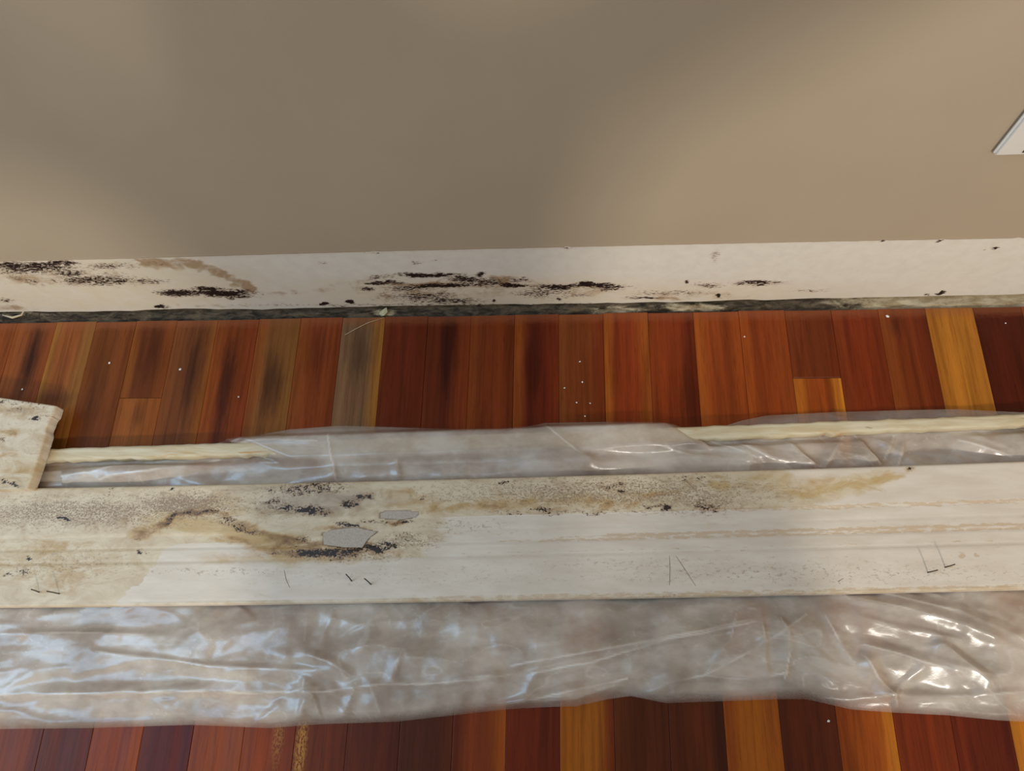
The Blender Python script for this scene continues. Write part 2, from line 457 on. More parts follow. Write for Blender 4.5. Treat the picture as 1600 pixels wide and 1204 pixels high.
# grimy strip in the gap between floorboards and drywall
ys = np.linspace(-.022, .012, 14)
Xg, Yg = np.meshgrid(xs, ys, indexing='ij')
bump = np.interp(xs, np.arange(-1.5, 1.51, .012), rng.normal(0, .0011, 251))[:, None]
Zg = -.0052 + bump * np.sin(np.clip((Yg + .016) / .016, 0, 1) * math.pi) + rng.normal(0, .0004, Xg.shape) - .003 * np.clip((-.009 - Yg) / .005, 0, 1)
P = np.stack([Xg, Yg, Zg], -1); X, Y = proj_grid(P)
pale = mx(np.clip((X - 1210) / 200, 0, 1) * .9, ell(X, Y, 1080, 480, 60, 8, .7), ell(X, Y, 960, 485, 60, 9, .5), ell(X, Y, 40, 490, 90, 6, .45), ell(X, Y, 280, 487, 50, 5, .35), ell(X, Y, 600, 488, 24, 5, .85), ell(X, Y, 1370, 477, 25, 9, .9), np.full(X.shape, .10))
tr = link('trim_1', grid_mesh('trim_1', P, {'pale': pale}), GAP)
tag(tr, 'dark grimy gap strip along the foot of the drywall', None, None, 'structure')

# ------------------------------------------------------------------ floor
bm = bmesh.new(); box_bm(bm, -1.5, 1.5, -1.8, .10, -.04, -.019)
floor = link('floor', bm_mesh('floor', bm), simple('subfloor_plywood', lin(70, 52, 36), .8))
tag(floor, 'dark subfloor under narrow cherry floorboards', None, None, 'structure')
W = .05715
PLMESH = {}


def plank_mesh(L):
    k = round(L, 4)
    if k in PLMESH: return PLMESH[k]
    h, g, b = W / 2, .00012, .0005
    prof = [(-h + g, -.018), (-h + g, -b), (-h + g + b * .5, -b * .28), (-h + g + b * 1.3, 0), (h - g - b * 1.3, 0), (h - g - b * .5, -b * .28), (h - g, -b), (h - g, -.018)]
    vs, fs = [], []
    n = len(prof)
    for yy, dz in ((L / 2, -.0005), (L / 2 - .0008, 0), (-L / 2 + .0008, 0), (-L / 2, -.0005)):
        for (x, z) in prof: vs.append((x, yy, z + (dz if z > -.01 else 0)))
    for s in range(3):
        for i in range(n - 1):
            fs.append((s * n + i, (s + 1) * n + i, (s + 1) * n + i + 1, s * n + i + 1))
    fs.append(tuple(range(n))); fs.append(tuple(3 * n + i for i in range(n - 1, -1, -1)))
    me = mesh('plank', vs, fs); me.materials.append(WOOD); PLMESH[k] = me
    return me


GAIN = 1.12      # the boards' own colour against what the room's light makes of it in the photograph


def plank(i, y0, y1, tint, left=None, right=None, stain=None, scuff=None):
    """column i, from y0 (wall side) to y1"""
    L = y0 - y1 - .0005
    o = bpy.data.objects.new('plank', plank_mesh(L)); COL.objects.link(o); o.parent = floor
    yc = (y0 + y1) / 2; xc = (i - 12.5) * W
    o.location = (xc, yc, random.uniform(-.00012, .00012))
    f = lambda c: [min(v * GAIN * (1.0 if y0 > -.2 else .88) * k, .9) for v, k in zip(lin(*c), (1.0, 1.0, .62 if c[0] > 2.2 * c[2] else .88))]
    o['tint'] = f(tint); o['tint_left'] = f(left or tint); o['tint_right'] = f(right or tint)
    if stain:
        (sx, sy, s), (rx, ry) = stain
        o['stain_place'] = [sx - xc, sy - yc, s]; o['stain_size'] = [rx, ry, 1.0]
    else:
        o['stain_place'] = [0.0, 0.0, 0.0]; o['stain_size'] = [1.0, 1.0, 1.0]
    o['scuff'] = [scuff[0] - xc, scuff[1] - yc, scuff[2]] if scuff else [0.0, 0.0, 0.0]
    return o


def px_st(px, py, s, rx, ry):
    p = on_floor(px, py); return ((p[0], p[1], s), (rx, ry))


TOP = {
    -1: ((118, 58, 28),), 0: ((120, 58, 28),), 1: ((112, 58, 34), (120, 62, 32), (122, 60, 34), px_st(48, 560, 1.0, .010, .055)), 2: ((122, 66, 38), (142, 92, 48), (124, 78, 46), px_st(80, 622, .6, .03, .012)),
    3: ((98, 50, 26), (104, 54, 28), (108, 54, 28), px_st(140, 640, .35, .012, .05)), 4: ((92, 44, 24), (118, 64, 32), (112, 56, 28), px_st(238, 545, .5, .014, .05)),
    5: ((100, 54, 34), (112, 60, 36), (120, 66, 34), px_st(300, 580, .75, .013, .06)), 6: ((112, 50, 24), (124, 60, 28), (118, 50, 26), px_st(352, 610, .9, .012, .075)),
    7: ((116, 70, 42), (120, 62, 32), (124, 76, 42), px_st(425, 600, .75, .014, .045)), 8: ((122, 54, 28), (128, 64, 32), (116, 50, 24), px_st(497, 550, .4, .014, .05)),
    9: ((112, 78, 54), (116, 82, 58), (140, 88, 46), px_st(560, 555, .45, .018, .04)), 10: ((92, 34, 18), (98, 40, 22), (88, 32, 16)),
    11: ((88, 34, 18), (92, 36, 18), (112, 46, 24), px_st(700, 550, .8, .012, .09)), 12: ((110, 46, 24), (118, 54, 28), (104, 42, 20)),
    13: ((90, 30, 18), (122, 58, 26), (104, 38, 20), px_st(835, 560, .6, .012, .06)), 14: ((104, 48, 24), (112, 56, 30), (98, 38, 20)),
    15: ((114, 44, 22), (140, 72, 30), (134, 68, 30)), 16: ((116, 46, 22), (112, 46, 22), (92, 32, 16), px_st(1075, 610, .55, .014, .05)),
    17: ((124, 54, 26), (138, 68, 30), (130, 58, 26)), 18: ((122, 52, 24), (132, 60, 26), (126, 56, 26)),
    19: ((96, 40, 20), (106, 46, 24), (98, 38, 18)), 20: ((108, 40, 20), (112, 46, 24), (102, 38, 18)),
    21: ((102, 42, 20), (118, 56, 28), (88, 32, 16), px_st(1400, 505, .5, .01, .02)), 22: ((152, 94, 40), (148, 88, 36), (150, 92, 40)), 23: ((70, 22, 12), (66, 20, 10), (66, 20, 10)), 24: ((116, 50, 26),), 25: ((100, 40, 20),),
}
BOT = {
    1: ((110, 50, 30),), 2: ((108, 48, 28),), 3: ((114, 52, 30), (124, 60, 34), (98, 42, 26)), 4: ((88, 38, 24), (92, 42, 26), (92, 36, 22)), 5: ((122, 52, 24), (126, 56, 26), (134, 62, 26)), 6: ((82, 28, 18), (90, 34, 18), (84, 28, 16)),
    7: ((124, 56, 24), (122, 54, 22), (128, 60, 26)), 8: ((118, 50, 22), (122, 54, 24), (112, 46, 22)), 9: ((106, 44, 22), (112, 48, 24), (98, 40, 20)), 10: ((88, 36, 20), (96, 40, 22), (84, 32, 18)),
    11: ((72, 32, 20), (78, 34, 20), (86, 36, 18)), 12: ((116, 48, 22), (92, 36, 18), (148, 72, 28)), 13: ((100, 34, 16), (104, 36, 16), (96, 32, 16)), 14: ((156, 86, 28), (156, 84, 26), (104, 40, 16)),
    15: ((80, 34, 16), (88, 40, 18), (78, 32, 16)), 16: ((82, 34, 16), (80, 32, 16), (70, 28, 14)), 17: ((156, 82, 26), (138, 64, 22), (150, 76, 24)), 18: ((86, 34, 16), (80, 30, 14), (92, 36, 18)),
    19: ((142, 66, 22), (132, 58, 20), (166, 96, 32)), 20: ((110, 40, 16), (112, 42, 16), (106, 40, 16)), 21: ((92, 30, 14), (100, 34, 16), (86, 26, 12)), 22: ((168, 100, 36), (168, 100, 36), (150, 80, 30)), 23: ((110, 46, 20),), 24: ((90, 36, 18),),
}
pal = [(112, 50, 24), (96, 38, 20), (126, 58, 26), (84, 32, 16), (148, 84, 34), (104, 44, 22)]
rl = random.Random(5)
for i in range(-12, 38):
    top = TOP.get(i) or (rl.choice(pal),); bot = BOT.get(i) or (rl.choice(pal),)
    g = lambda t, k: t[k] if len(t) > k else None
    yw = -.0132 + rl.uniform(-.0007, .0007) + (.0012 if i in (3,) else 0) * -1
    yj = rl.uniform(-.36, -.27)
    ye = rl.uniform(-.98, -.75)
    if i == 4:
        ym = on_floor(218, 621)[1]; plank(i, yw, ym, top[0], g(top, 1), g(top, 2), g(top, 3)); plank(i, ym, yj, (126, 70, 38), (122, 66, 34), (124, 66, 34), px_st(215, 650, .4, .012, .02))
    elif i == 19:
        ym = on_floor(1276, 590)[1]; plank(i, yw, ym, top[0], g(top, 1), g(top, 2), g(top, 3)); plank(i, ym, yj, (126, 56, 22), (150, 82, 32), (184, 112, 44))
    else:
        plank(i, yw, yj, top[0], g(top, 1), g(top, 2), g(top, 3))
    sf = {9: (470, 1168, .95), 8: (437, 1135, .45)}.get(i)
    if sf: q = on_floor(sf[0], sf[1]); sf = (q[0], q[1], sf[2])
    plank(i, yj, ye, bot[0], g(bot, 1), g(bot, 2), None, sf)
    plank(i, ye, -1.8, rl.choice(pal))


# ------------------------------------------------------------------ outlines measured on the lying things
def edge(points, z, deg=None):
    a = np.array([on_floor(px, py, z)[:2] for px, py in points])
    if deg:
        c = np.polyfit(a[:, 0], a[:, 1], deg); return lambda x: np.polyval(c, x)
    return lambda x: np.interp(x, a[:, 0], a[:, 1])


ZB = .022     # upper face of the removed baseboard
b_top = edge([(0, 761.5), (200, 760.5), (400, 756.5), (600, 751), (800, 745.5), (1000, 739), (1200, 733), (1400, 727), (1600, 721.5)], ZB, 2)
b_bot = edge([(0, 946.8), (200, 946), (400, 944), (600, 940.5), (800, 935.5), (1000, 932), (1200, 928.3), (1400, 924.5), (1600, 920)], ZB, 2)
ZS = .0175     # upper face of the pine strip
s_top = edge([(60, 702), (200, 696.5), (340, 689), (1080, 667), (1200, 662), (1350, 656), (1600, 645)], ZS, 2)
s_bot = edge([(60, 722), (200, 714), (1100, 684), (1200, 682), (1400, 674), (1600, 661)], ZS, 2)
p_top = edge([(-500, 700), (0, 716), (60, 716), (200, 708), (300, 702), (330, 692), (360, 685), (400, 677), (450, 668), (530, 662), (600, 664), (700, 667.5), (790, 672), (820, 664), (850, 658), (950, 656), (1010, 657), (1050, 662), (1090, 670), (1130, 664), (1160, 654), (1200, 646), (1300, 641), (1400, 638), (1500, 636), (1600, 641), (2100, 630)], .008)
p_bot = edge([(-500, 1150), (0, 1138.5), (140, 1137), (300, 1132), (420, 1137), (500, 1131), (620, 1127), (700, 1118), (800, 1107), (860, 1104), (900, 1103), (950, 1092), (985, 1087), (1040, 1098), (1100, 1096), (1130, 1095), (1215, 1092), (1260, 1092), (1330, 1108), (1400, 1113), (1480, 1117), (1560, 1125), (1600, 1127), (2100, 1130)], .001)

# ------------------------------------------------------------------ plastic sheet
xs = np.arange(-.74, .7401, .0019)
vs = np.linspace(0, 1, 230)
yt, yb = p_top(xs), p_bot(xs)
Xg = np.repeat(xs[:, None], len(vs), 1); Yg = yt[:, None] + (yb - yt)[:, None] * vs[None, :]
PX, PY = proj_grid(np.stack([Xg, Yg, np.full_like(Xg, .01)], -1))


def smooth1(n, step, amp):
    k = np.arange(-1, 1.01, step); return np.interp(n, k, rng.normal(0, amp, len(k)))


def crease(H, x0, y0, x1, y1, h, wa, wb):
    """a fold line with a long facet on one side and a short one on the other"""
    dx, dy = x1 - x0, y1 - y0; L = math.hypot(dx, dy) + 1e-9; ux, uy = dx / L, dy / L
    m = max(wa, wb) * 1.1
    i0, i1 = np.searchsorted(xs, [min(x0, x1) - m, max(x0, x1) + m])
    if i1 - i0 < 2: return
    A, B = Xg[i0:i1], Yg[i0:i1]
    t = ((A - x0) * ux + (B - y0) * uy) / L; d = -(A - x0) * uy + (B - y0) * ux
    along = np.clip(np.minimum(t, 1 - t) * 3.2, 0, 1); along = along * along * (3 - 2 * along)
    f = np.where(d > 0, np.clip(1 - d / wa, 0, 1), np.clip(1 + d / wb, 0, 1))
    H[i0:i1] += h * f * along


H = np.zeros_like(Xg)
r2 = random.Random(21)
for k in range(120):
    cx = r2.uniform(-.72, .72); cy = r2.uniform(-.54, -.13)
    quiet = cy > -.25
    if quiet and cx < .30 and r2.random() < .75: continue
    if cx > .05: ang = r2.gauss(-.45, .45)
    elif cx > -.35: ang = r2.gauss(1.35, .6) if r2.random() < .55 else r2.gauss(.1, .35)
    else: ang = r2.gauss(-.15, .5)
    L = r2.uniform(.02, .13); wd = r2.uniform(.004, .022); s = r2.choice((-1, 1))
    a, b = (wd, wd * r2.uniform(.12, .5)) if s > 0 else (wd * r2.uniform(.12, .5), wd)
    crease(H, cx - L / 2 * math.cos(ang), cy - L / 2 * math.sin(ang), cx + L / 2 * math.cos(ang), cy + L / 2 * math.sin(ang), r2.choice((-.6, 1, 1)) * wd * r2.uniform(.06, .18), a, b)


CRESTS = []


def fold(pts, h, wa, wb):
    CRESTS.append((pts, .62))
    q = [on_floor(a, b, .01) for a, b in pts]
    for p, r in zip(q[:-1], q[1:]):
        ex = (r - p) * .22
        crease(H, *(p - ex)[:2], *(r + ex)[:2], h, wa, wb)


for f in [([(0, 990), (120, 988), (260, 992)], .003, .006, .012), ([(150, 1018), (260, 1030), (330, 1041), (400, 1043), (520, 1048)], .0035, .005, .014), ([(0, 1086), (130, 1083), (260, 1080), (400, 1081), (520, 1080), (600, 1069)], .004, .012, .005),
          ([(600, 1069), (700, 1067), (780, 1058)], .003, .008, .004), ([(800, 1040), (900, 1022), (1000, 1003), (1100, 984), (1200, 962)], .005, .014, .006), ([(830, 1052), (920, 1035), (1040, 1000), (1180, 972)], .003, .006, .006),
          ([(470, 1015), (520, 1035), (550, 1055)], .005, .008, .012), ([(630, 1020), (615, 1065)], .003, .004, .012), ([(1340, 935), (1420, 952), (1500, 975), (1560, 1000)], .009, .010, .022), ([(1380, 925), (1500, 955), (1600, 1000)], .006, .010, .02),
          ([(1345, 965), (1420, 985), (1500, 1000)], .005, .006, .016), ([(1350, 1005), (1430, 1030), (1500, 1050)], .006, .010, .02), ([(1460, 1000), (1500, 1030), (1550, 1070)], .009, .010, .02), ([(1350, 1025), (1370, 1060), (1395, 1085)], .009, .012, .014),
          ([(1395, 1085), (1330, 1092), (1210, 1086)], .004, .006, .008), ([(1395, 1085), (1500, 1088), (1600, 1080)], .004, .006, .01), ([(1395, 1085), (1420, 1060), (1440, 1040)], .004, .005, .008), ([(1395, 1085), (1405, 1110)], .004, .005, .006),
          ([(1220, 965), (1235, 1010), (1225, 1060)], .004, .006, .014), ([(1290, 960), (1330, 1030)], .004, .014, .006), ([(470, 1120), (480, 1090), (478, 1060)], .006, .006, .012), ([(500, 1120), (490, 1080)], .004, .010, .004),
          ([(760, 1110), (860, 1085), (980, 1060)], .006, .008, .016), ([(800, 1098), (900, 1090), (960, 1070)], .005, .005, .010), ([(1000, 1090), (1060, 1062), (1100, 1055), (1180, 1060), (1230, 1050)], .005, .012, .006),
          ([(1100, 1055), (1140, 1000), (1150, 960)], .003, .006, .014), ([(1100, 1055), (1200, 1000), (1260, 960)], .004, .006, .014), ([(1190, 960), (1200, 1060)], .003, .003, .012),
          # behind the board
          ([(1230, 690), (1275, 730)], .006, .006, .014), ([(1335, 675), (1375, 725)], .010, .008, .022), ([(1150, 690), (1200, 715), (1290, 730)], .006, .012, .008), ([(1415, 690), (1405, 728)], .005, .005, .010),
          ([(1400, 678), (1385, 715)], .005, .005, .012), ([(1500, 685), (1580, 715)], .004, .006, .014), ([(1320, 680), (1290, 728)], .005, .006, .012), ([(1060, 668), (1120, 690), (1180, 715)], .005, .006, .014), ([(850, 665), (880, 690), (930, 725)], .006, .010, .02),
          ([(1000, 690), (1080, 712), (1180, 722)], .006, .008, .02), ([(60, 748), (150, 738), (260, 718)], .010, .010, .022), ([(160, 750), (240, 738), (340, 715)], .005, .010, .012), ([(300, 700), (420, 690), (500, 692)], .004, .010, .006), ([(340, 697), (395, 683), (440, 680)], .005, .008, .006),
          ([(515, 680), (525, 750)], .003, .005, .012), ([(620, 720), (625, 750)], .003, .004, .010)]:
    fold(*f)

yT, yB = b_top(Xg), b_bot(Xg)
sT, sB = s_top(Xg), s_bot(Xg)
FOLD = H.copy()
def rid(a, b):
    return 1 - np.abs(4 * (fbm(a, b, 2)))
Xw = Xg + .02 * fbm(Xg / .06, Yg / .04); Yw = Yg + .012 * fbm(Xg / .05 + 40, Yg / .04 + 9)
wR = np.clip((Xg - .12) / .14, 0, 1); wL = np.clip((-.22 - Xg) / .14, 0, 1); wM = 1 - wR - wL
Hc = 0; crest = 0
for wgt, angs in ((wL, (-.10, .25, 1.0)), (wM, (1.25, .15, 1.9)), (wR, (-.45, -.15, .7))):
    for an, (ls, lt, am) in zip(angs, ((.12, .038, .0050), (.07, .024, .0022), (.035, .014, .0007))):
        S = (Xw * math.cos(an) + Yw * math.sin(an)) / ls; T = (-Xw * math.sin(an) + Yw * math.cos(an)) / lt
        q = rid(S + 7 * an + 50, T + 80); Hc = Hc + wgt * am * q
        crest = np.maximum(crest, wgt * np.clip((q - .955) / .045, 0, 1) * (vnoise(S * .7 + 3, T * .3 + 8) > .55))
quiet = 1 - .72 * np.clip((Yg + .24) / .02, 0, 1) * np.clip((.30 - Xg) / .08, 0, 1)
H = H * .9 + (Hc - .004) * quiet
crest = crest * quiet * .3
for pl, cw in [(p_, c_) for p_, c_ in CRESTS]:
    crest = np.maximum(crest, np.clip(band(PX, PY + 6 * fbm(PX / 50 + 9, PY / 50), pl, 1.3), 0, 1) * cw * np.clip(2.2 * vnoise(PX / 34, PY / 24 + 7) - .5, 0, 1))
for _ in range(1):
    H[1:-1] = .25 * H[:-2] + .5 * H[1:-1] + .25 * H[2:]; H[:, 1:-1] = .25 * H[:, :-2] + .5 * H[:, 1:-1] + .25 * H[:, 2:]
edge_d = np.minimum((yt[:, None] - Yg), (Yg - yb[:, None]))
fade = np.clip(edge_d / .010, 0, 1)
base = .0015 + .0025 * np.clip(edge_d / .006, 0, 1)
# gentle billow between strip and board, and in front of the board
mid = (sB + yT) / 2; half = (sB - yT) / 2
bil = np.clip(1 - ((Yg - mid) / (half + .004)) ** 2, 0, 1)
base += bil * (.006 + .004 * np.sin(Xg * 9 + 1) + .003 * np.sin(Xg * 23))
front = np.clip((yB - Yg) / np.maximum(yB - yb[:, None], .02), 0, 1)
base += np.where(Yg < yB, np.sin(front * math.pi) ** .8 * (.009 + .004 * np.sin(Xg * 7 + 2)), 0)
base += .0014 * np.sin(Yg * 120 + 3 * np.sin(Xg * 11)) * fade
Z = base + (H * 1.0 + .0004 * rng.normal(0, 1, H.shape) * 0) * fade
# over the strip in the middle, under it at both ends
over = np.clip((PX - 330 - 2.5 * (PY - 690)) / 60, 0, 1) * np.clip((1095 - PX + 1.5 * (PY - 675)) / 40, 0, 1)
near = np.clip(1 - np.maximum(Yg - sT - .003, sB - Yg - .004) / .012, 0, 1); near = near * near * (3 - 2 * near)
top_ = ZS + .0014 + .0015 * np.sin(Xg * 31) ** 2
Z = np.where(over > 0, Z * (1 - over * near) + (top_ + .25 * np.clip(H, 0, .006)) * over * near, Z)
inside = (Yg < sT + .003) & (Yg > sB - .003) & (over < .5)
Z = np.where(inside, np.minimum(Z, .0042), Z)
nearS = np.clip(1 - np.maximum(Yg - sT - .003, sB - .003 - Yg) / .006, 0, 1) * (over < .5)
Z = np.minimum(Z, .0042 * nearS + Z * (1 - nearS))
# pressed flat under the board
dB = np.maximum(Yg - yT, yB - Yg)
press = np.clip(1 - dB / .010, 0, 1) ** 2
Z = np.minimum(Z, .0055 * press + Z * (1 - press))
Z = np.where(dB < .0005, np.minimum(Z, .0055), Z)
# pressed by the broken piece at the left
fr = (PX < 100) & (PY < 775)
Z = np.where(fr, np.minimum(Z, .012), Z)
Z = np.maximum(Z, .0008)
lay = .30 + .62 * np.clip(edge_d / .012, 0, 1)
lay = np.where((PX > 1120) & (Yg > sT - .002), .30 + .25 * np.clip((sT + .016 - Yg) / .01, 0, 1), lay)
lay = lay - .42 * np.clip(1 - np.abs(PX - 385) / 70, 0, 1) * near - .35 * np.clip(1 - np.abs(PX - 1075) / 45, 0, 1) * near
lay = np.clip(lay + .05 * np.sin(Xg * 17 + Yg * 40), 0, 1)
sheet = link('plastic_sheet', grid_mesh('plastic_sheet', np.stack([Xg, Yg, Z], -1), {'layers': lay, 'crest': np.clip(crest * fade, 0, 1)}), FILM, None, True)
tag(sheet, 'crumpled milky translucent plastic sheet spread on the floorboards under the boards', 'plastic sheet')

# ------------------------------------------------------------------ pine strip
xs2 = np.arange(-.72, .7201, .004)
t = np.linspace(0, 1, 9)
yt2 = s_top(xs2) + smooth1(xs2, .01, .00035); yb2 = s_bot(xs2) + smooth1(xs2, .008, .0007) + .0006 * (xs2 < -.3)
keep = xs2 > on_floor(52, 712, ZS)[0]
xs2, yt2, yb2 = xs2[keep], yt2[keep], yb2[keep]
Gx = np.repeat(xs2[:, None], 9, 1); Gy = yt2[:, None] + (yb2 - yt2)[:, None] * t
crown = ZS - .0016 * (2 * t - 1) ** 6 + smooth1(xs2, .02, .0003)[:, None]
st = link('wood_strip', grid_mesh('wood_strip', np.stack([Gx, Gy, crown + 0 * Gx], -1)[:, ::-1], None, close=.0048), STRIP)
tag(st, 'long thin bare pine strip behind the wide stained board, half covered by plastic', 'wood strip')

# ------------------------------------------------------------------ removed baseboard lying face down
xs3 = np.arange(-.78, .7601, .0023); nv = 84
tv = np.linspace(0, 1, nv)
yt3, yb3 = b_top(xs3), b_bot(xs3)
Gx = np.repeat(xs3[:, None], nv, 1); V = np.repeat(tv[None], len(xs3), 0)
Gy = yt3[:, None] + (yb3 - yt3)[:, None] * V
PXb, PYb = proj_grid(np.stack([Gx, Gy, np.full_like(Gx, ZB)], -1))
h = np.zeros_like(Gx)
step = lambda a, wd=.006: np.clip((V - a) / wd, 0, 1)
g_line = lambda a, wd=.006: np.exp(-((V - a) / wd) ** 2)
u0 = .312 + .115 * np.clip((430 - PXb) / 60, 0, 1)
h += -.0011 * np.clip((V - u0) / .01, 0, 1) + .0011 * np.clip((V - .655) / .01, 0, 1)
h += -.0005 * g_line(.43, .007) - .0006 * g_line(.54, .008) + .0004 * step(.545) * (1 - step(.65))
h += -.0007 * g_line(.655, .006) - .0005 * g_line(.975, .006)
h -= .0012 * (np.clip((.02 - V) / .02, 0, 1) ** 2 + np.clip((V - .985) / .015, 0, 1) ** 2)


def poly_mask(X, Y, pts):
    ins = np.zeros(X.shape, bool); n = len(pts)
    for i in range(n):
        (x0, y0), (x1, y1) = pts[i], pts[(i + 1) % n]
        if y0 == y1: continue
        c = ((y0 > Y) != (y1 > Y)) & (X < (x1 - x0) * (Y - y0) / (y1 - y0) + x0); ins ^= c
    return ins


torn = [[(503, 832), (520, 826), (556, 822), (590, 830), (576, 842), (567, 856), (538, 856), (504, 851)], [(593, 801), (606, 797), (656, 798), (652, 807), (628, 812), (594, 809)]]
tm = np.zeros_like(Gx)
for q in torn: tm = np.maximum(tm, poly_mask(PXb, PYb, q).astype(float))
h -= .0016 * tm
sm = lambda a: a
x, y = warp(PXb, PYb, 14, 6, 22, 12)
mo = mx(band(x, y, [(262, 817), (275, 805), (300, 798), (338, 799)], 3.5, .72), band(x, y, [(350, 806), (385, 826), (405, 832)], 5, .55), *[ell(x, y, *a) for a in [(500, 862, 60, 5, 1.15), (428, 783, 12, 5, .8), (452, 793, 24, 6, .95), (485, 798, 24, 7, 1.15), (505, 803, 20, 4, .8), (480, 765, 62, 7, .62), (500, 758, 30, 4, .7), (545, 789, 10, 6, 1.1), (568, 775, 16, 5, 1.0, -15), (559, 788, 4, 3, 1.2),
        (505, 863, 40, 7, 1.15), (545, 859, 30, 6, 1.0), (586, 855, 22, 7, 1.15), (470, 859, 18, 3, .9), (520, 866, 16, 5, 1.2), (605, 851, 14, 6, .8), (475, 841, 20, 5, .75), (545, 818, 18, 3.5, 1.0), (590, 815, 30, 2.5, .7), (632, 812, 18, 2.5, .85), (655, 777, 4, 3, 1.1),
        (640, 838, 14, 7, .5), (845, 796, 16, 3.5, 1.0), (1043, 794, 9, 5, 1.1), (1022, 792, 16, 2.5, .8), (1105, 790, 16, 9, .8), (1120, 800, 5, 3, .9), (1425, 733, 5, 3.5, 1.0), (1090, 745, 5, 3, .7), (1063, 748, 14, 5, .45), (975, 770, 8, 2.5, .9), (970, 756, 10, 3, .8),
        (955, 757, 18, 5, .6), (266, 764, 3.4, 2.2, 1.4, 0, .3), (98, 809, 3.6, 3, 1.4, 0, .3), (42, 872, 3.5, 3, 1.2, 0, .3), (35, 890, 12, 7, .62), (220, 861, 5, 2.6, 1.0), (210, 840, 5, 2, .7), (10, 898, 6, 3, .8), (170, 768, 6, 5, .5), (790, 754, 8, 4, .8), (620, 804, 3, 3, 1), (275, 805, 22, 4, .55, -22), (300, 800, 40, 3.4, .55), (365, 822, 30, 4, .6, 18), (700, 780, 60, 5, .2), (890, 800, 140, 3, .42), (1040, 932, 12, 2, .7)]])
stn = mx(band(x, y, [(240, 823), (262, 816), (275, 805), (300, 798), (335, 799)], 5, .95), band(x, y, [(335, 799), (372, 815), (410, 831)], 7, .72), ell(x, y, 225, 830, 30, 10, .72, -18), band(x, y, [(410, 831), (450, 845), (500, 857)], 8, .85), band(x, y, [(340, 838), (400, 850), (470, 858)], 6, .62),
          ell(x, y, 540, 826, 45, 4, .85), ell(x, y, 480, 848, 40, 6, .9), ell(x, y, 495, 764, 70, 10, .25), band(x, y, [(640, 798), (760, 790), (900, 786), (1000, 790)], 6, .5), ell(x, y, 770, 792, 30, 6, .75), ell(x, y, 820, 782, 12, 5, .7),
          ell(x, y, 500, 862, 100, 9, .85), ell(x, y, 440, 846, 60, 9, .7), ell(x, y, 575, 850, 12, 7, .8), ell(x, y, 622, 814, 14, 4, .9), ell(x, y, 75, 920, 30, 12, .3), ell(x, y, 110, 905, 40, 22, .30), ell(x, y, 80, 850, 70, 10, .35), ell(x, y, 655, 765, 30, 20, .38), ell(x, y, 1035, 770, 45, 5, .5), ell(x, y, 1100, 750, 40, 30, .28), ell(x, y, 900, 790, 100, 12, .45), ell(x, y, 1420, 733, 12, 5, .6))
amb = mx(ell(x, y, 300, 820, 80, 18, .75, 4), ell(x, y, 400, 838, 90, 16, .8, 8), ell(x, y, 440, 872, 120, 10, .6), ell(x, y, 540, 875, 90, 8, .4), ell(x, y, 60, 860, 150, 16, .42), ell(x, y, 60, 880, 130, 30, .4), ell(x, y, 700, 790, 200, 8, .45), ell(x, y, 820, 783, 40, 12, .6), ell(x, y, 470, 800, 280, 10, .3),
         band(x, y, [(1250, 772), (1330, 757), (1400, 745)], 8, .62), ell(x, y, 1385, 745, 26, 6, .8, -10), ell(x, y, 1125, 757, 18, 7, .9), ell(x, y, 900, 782, 120, 14, .4), ell(x, y, 1220, 752, 130, 20, .36), ell(x, y, 1010, 770, 60, 5, .5), ell(x, y, 1240, 760, 30, 16, .5), ell(x, y, 340, 800, 60, 22, .5), ell(x, y, 640, 770, 60, 22, .35))
left = np.clip((262 - (y - 870) * 1.05 - x) / 10, 0, 1) * (y > 838)
left = np.maximum(left, np.clip((y < 862) * (600 - x) / 80, 0, 1) * .9)
ptan = np.clip(mx(left, (V < .32) * np.clip((1260 - x) / 60, 0, 1) * .95, (V < .44) * np.clip((440 - x) / 40, 0, 1), (V < .54) * (V > .3) * np.clip((760 - x) / 120, 0, 1) * .8, ell(x, y, 1300, 765, 110, 20, .8, -12), (V < .66) * (V > .5) * np.clip((x - 400) / 30, 0, 1) * np.clip((720 - x) / 90, 0, 1) * .75, (V > .965) * .5), 0, 1)
white = ell(x, y, 330, 868, 82, 26, 1.0, 0, .2) * (y > 840)
ptan = np.where((x > 235) & (x < 440) & (V > .5) & (V < .67), ptan * (1 - np.clip(white, 0, 1)), ptan)
grey = mx(ell(x, y, 500, 785, 110, 26, .75), ell(x, y, 600, 775, 60, 18, .35), ell(x, y, 120, 800, 180, 26, .38), ell(x, y, 385, 764, 60, 8, .45), ell(x, y, 1050, 755, 60, 12, .35), tm * 2)
spk = mx(ell(x, y, 130, 800, 190, 26, 1.05), ell(x, y, 290, 790, 90, 22, 1.3), ell(x, y, 250, 775, 150, 14, .6), ell(x, y, 950, 770, 260, 26, 1.0), ell(x, y, 1100, 780, 60, 22, .95), ell(x, y, 640, 845, 50, 14, .9), ell(x, y, 540, 868, 100, 10, .9), ell(x, y, 420, 790, 60, 22, .7),
         ell(x, y, 640, 900, 380, 22, .26), ell(x, y, 330, 893, 150, 6, .55), ell(x, y, 1250, 895, 400, 20, .40), ell(x, y, 100, 880, 110, 30, .55), ell(x, y, 1000, 880, 200, 12, .35), ell(x, y, 720, 820, 80, 12, .5))
right = np.clip((x - 900) / 120, 0, 1)
